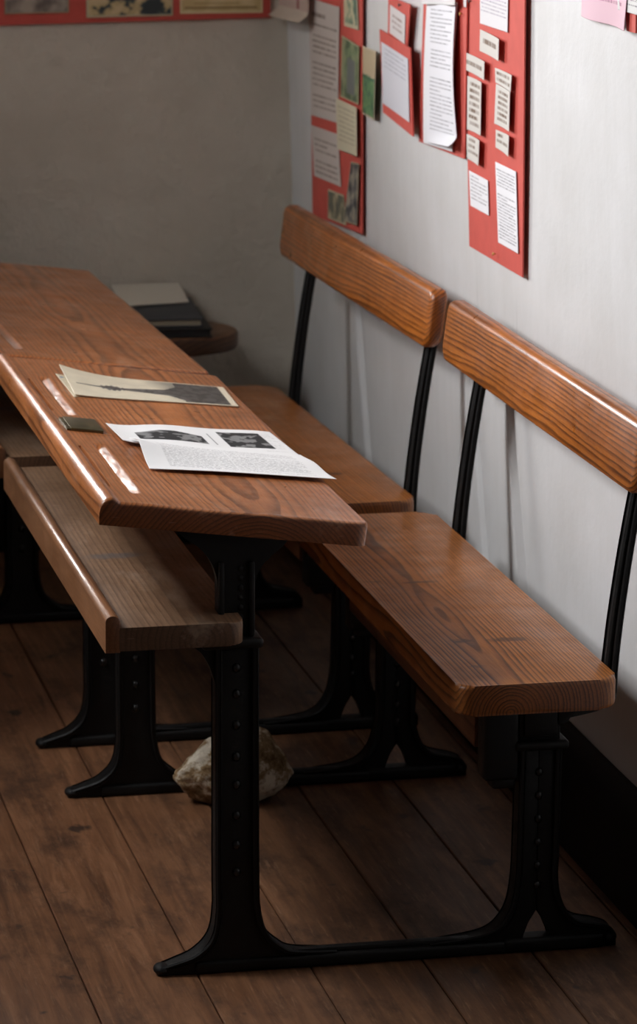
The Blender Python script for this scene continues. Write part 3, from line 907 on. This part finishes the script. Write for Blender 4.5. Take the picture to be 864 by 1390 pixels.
qp = [(-.20, 2.625, .5660), (-.055, 2.625, .5660), (-.055, 2.50, .5450), (-.20, 2.47, .5450)]
pm = sheet('pamphlet', qp, painter_text(*size_mm(qp), bg=(206, 200, 186), ink=(180, 172, 156), pitch=200), None, thick=.002, curl=lambda u, v, n: n * .001)
tag(pm, 'pale paper pamphlet lying on the dark books in front of the back wall', 'pamphlet')

# ------------------------------------------------------------------ the stone on the floor
bm = bmesh.new()
bmesh.ops.create_icosphere(bm, subdivisions=5, radius=1)
for v in bm.verts:
    p = v.co.copy()
    # egg-like lump: low pointed left end, high right shoulder
    x = p.x; z = p.z
    tops = [(-1, .25), (-.75, .45), (-.4, .72), (0, .92), (.35, 1.02), (.65, .98), (1, .6)]
    up_ = np.interp(x, [t[0] for t in tops], [t[1] for t in tops])
    q = Vector((x * .093, p.y * .056 * (1 - .25 * max(0, -x)), z * (.088 * up_ if z > 0 else .052)))
    f = 1 + .10 * noise.noise(p * 1.5 + Vector((3, 1, 2))) + .07 * noise.noise(p * 3.5) + .035 * noise.noise(p * 8) + .015 * noise.noise(p * 20)
    q *= f
    if q.z < -.044: q.z = -.044 + (q.z + .044) * .15
    v.co = q
zmin = min(v.co.z for v in bm.verts)
for v in bm.verts: v.co.z -= zmin
st = obj('stone', bm, M['stone'])
st.location = (-.292, .80, 0)
tag(st, 'pale rough lump of stone on the floor under the nearer desk', 'stone')

# ------------------------------------------------------------------ the room
XW = lambda z: .193 - (z - .75) * .035
FLOOR_X = [-.659 + .1635 * k for k in range(-26, 9)]
bm = bmesh.new()
for a in FLOOR_X:
    b = min(a + .1635, .24)
    if a >= .22: break
    r = random.Random(int(a * 1e4)); dz = r.uniform(-.0012, 0)
    add_box(bm, a + .0011, b - .0011, -7.2, 2.72, -.03, dz, .0015, 1)
add_box(bm, -5, .24, -7.2, 2.72, -.05, -.012)
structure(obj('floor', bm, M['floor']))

# right wall: uneven limewashed boards, with seams low down
seams = [(.845, .26, .011), (1.10, .24, .007), (2.01, .25, .007)]
ys = sorted(set([round(-7.2 + .12 * i, 3) for i in range(58)] + [round(-.3 + .025 * i, 3) for i in range(118)] + [2.66] +
                [round(s[0] + d, 4) for s in seams for d in (-.012, -.006, -.002, .0, .003, .006, .012, .02)]))
zs = [0, .1, .16, .2, .26, .32, .4, .48, .56, .64, .7, .76, .85, .95, 1.05, 1.15, 1.25, 1.4, 1.7, 2.1, 2.6]
def wall_x(y, z):
    x = XW(z)
    for (s, tilt, d) in seams:
        e = y
        fade = 1 if z < .62 else max(0, 1 - (z - .62) / .14)
        if -.003 < e - s < .20:
            k = 1 if e - s >= .002 else max(0, (e - s + .003) / .005)
            x -= d * fade * k * (1 - max(0, e - s) / .20) ** 1.2
        if -.012 < e - s <= -.003: x += .004 * fade
    x += .003 * noise.noise(Vector((y * 2.1, z * 1.7, 4)))
    return x
bm = bmesh.new()
g = []
for y in ys:
    row = []
    for z in zs:
        sl = 0
        if -.1 < y < 2.4: sl = .24 * (z - .45) * max(0, 1 - max(0, z - .62) / .14) * min(1, (2.4 - y) / .2, (y + .1) / .2)
        row.append(bm.verts.new((wall_x(y, z), y + sl, z)))
    g.append(row)
for a, b in zip(g, g[1:]):
    for k in range(len(zs) - 1):
        bm.faces.new((a[k], b[k], b[k + 1], a[k + 1]))
ext = [[bm.verts.new((.42, y, z)) for z in (0, 2.6)] for y in (ys[0], ys[-1])]
bm.faces.new([r[0] for r in g] + [ext[1][0], ext[0][0]]); bm.faces.new([r[-1] for r in g][::-1] + [ext[0][1], ext[1][1]])
bm.faces.new(g[0][::-1] + [ext[0][0], ext[0][1]]); bm.faces.new(g[-1] + [ext[1][1], ext[1][0]])
bm.faces.new((ext[0][0], ext[1][0], ext[1][1], ext[0][1]))
structure(obj('wall_right', bm, M['wall'], angle=50))

# back wall with a deep window opening to the left
WX0, WX1, WZ0, WZ1 = -1.7, -.85, 1.4, 2.1
BY0, BY1 = 2.652, 3.10
bm = bmesh.new()
add_box(bm, -5, WX0, BY0, BY1, 0, 2.6); add_box(bm, WX0, WX1, BY0, BY1, 0, WZ0); add_box(bm, WX0, WX1, BY0, BY1, WZ1, 2.6)
add_box(bm, WX1, .45, BY0, BY1, 0, 2.6)
structure(obj('wall_back', bm, M['backwall'], smooth=False))
bm = bmesh.new()
for x in (WX0, (WX0 + WX1) / 2 - .02, WX1 - .04): add_box(bm, x, x + .04, 3.02, 3.06, WZ0, WZ1, .004)
for z in (WZ0, WZ0 + .40, WZ0 + .81, WZ1 - .04): add_box(bm, WX0, WX1, 3.025, 3.055, z, z + .035, .004)
structure(obj('window_1', bm, M['white_paint']))

bm = bmesh.new(); add_box(bm, -5, .45, -7.2, 3.1, 2.6, 2.75)
structure(obj('ceiling', bm, M['ceiling'], smooth=False))
LY0, LY1, LZ0, LZ1 = .05, .95, 1.7, 2.57
LX0, LX1 = -2.05, -1.75
bm = bmesh.new()
add_box(bm, LX0, LX1, -7.2, LY0, 0, 2.6); add_box(bm, LX0, LX1, LY1, 3.1, 0, 2.6)
add_box(bm, LX0, LX1, LY0, LY1, 0, LZ0); add_box(bm, LX0, LX1, LY0, LY1, LZ1, 2.6)
structure(obj('wall_left', bm, M['wall'], smooth=False))
bm = bmesh.new()
for y in (LY0, (LY0 + LY1) / 2 - .015, LY1 - .04): add_box(bm, -2.02, -1.98, y, y + .04, LZ0, LZ1, .004)
for z in (LZ0, (LZ0 + LZ1) / 2, LZ1 - .04): add_box(bm, -2.015, -1.985, LY0, LY1, z, z + .035, .004)
structure(obj('window_2', bm, M['white_paint']))
bm = bmesh.new(); add_box(bm, -5, .45, -7.4, -7.2, 0, 2.6)
structure(obj('wall_front', bm, M['ceiling'], smooth=False))
# skirting boards
bm = bmesh.new()
extrude_poly(bm, [(.172, 0), (.23, 0), (.23, .172), (.199, .172), (.186, .162), (.178, .150), (.173, .135)], -7.2, 2.652, bev=.0)
structure(obj('baseboard_right', bm, M['base'], angle=30))
bm = bmesh.new(); add_box(bm, -5, .172, 2.63, 2.652, 0, .16, .004)
structure(obj('baseboard_back', bm, M['base']))

# unseen low boarded screen, added left of the farther desk to shade it
bm = bmesh.new()
for k in range(13): add_box(bm, -.99, -.965, 1.03 + k * .12, 1.147 + k * .12, 0, 1.10, .004)
add_box(bm, -1.005, -.95, 1.02, 2.60, 1.10, 1.13, .006)
add_box(bm, -1.0, -.955, 1.02, 2.60, 0, .10, .004)
structure(obj('shade_partition', bm, M['ceiling']))

# ------------------------------------------------------------------ light
def area(name, loc, target, sx, sy, power, color, spread=180):
    l = bpy.data.lights.new(name, 'AREA'); l.shape = 'RECTANGLE'; l.size = sx; l.size_y = sy
    l.energy = power; l.color = color; l.spread = math.radians(spread)
    o = bpy.data.objects.new(name, l); link(o); o.location = loc
    o.rotation_euler = (Vector(target) - Vector(loc)).to_track_quat('-Z', 'Y').to_euler()
    return o
area('back_window_daylight', (-1.6, 3.7, 1.65), (-.9, .9, .9), 1.5, .7, 300, (1.0, .98, .97))
area('side_window_daylight', (-2.16, .5, 2.25), (-.2, .5, .4), .8, .8, 30, (.97, .98, 1.0), 110)
w = bpy.data.worlds.new('world'); SC.world = w; w.use_nodes = True
w.node_tree.nodes['Background'].inputs[0].default_value = (.75, .82, 1, 1)
w.node_tree.nodes['Background'].inputs[1].default_value = .4

SC.view_settings.view_transform = 'Standard'
SC.view_settings.look = 'None'
SC.view_settings.exposure = 0
SC.view_settings.gamma = 1
SC.view_settings.use_curve_mapping = False
SC.cycles.max_bounces = 10
SC.cycles.diffuse_bounces = 6
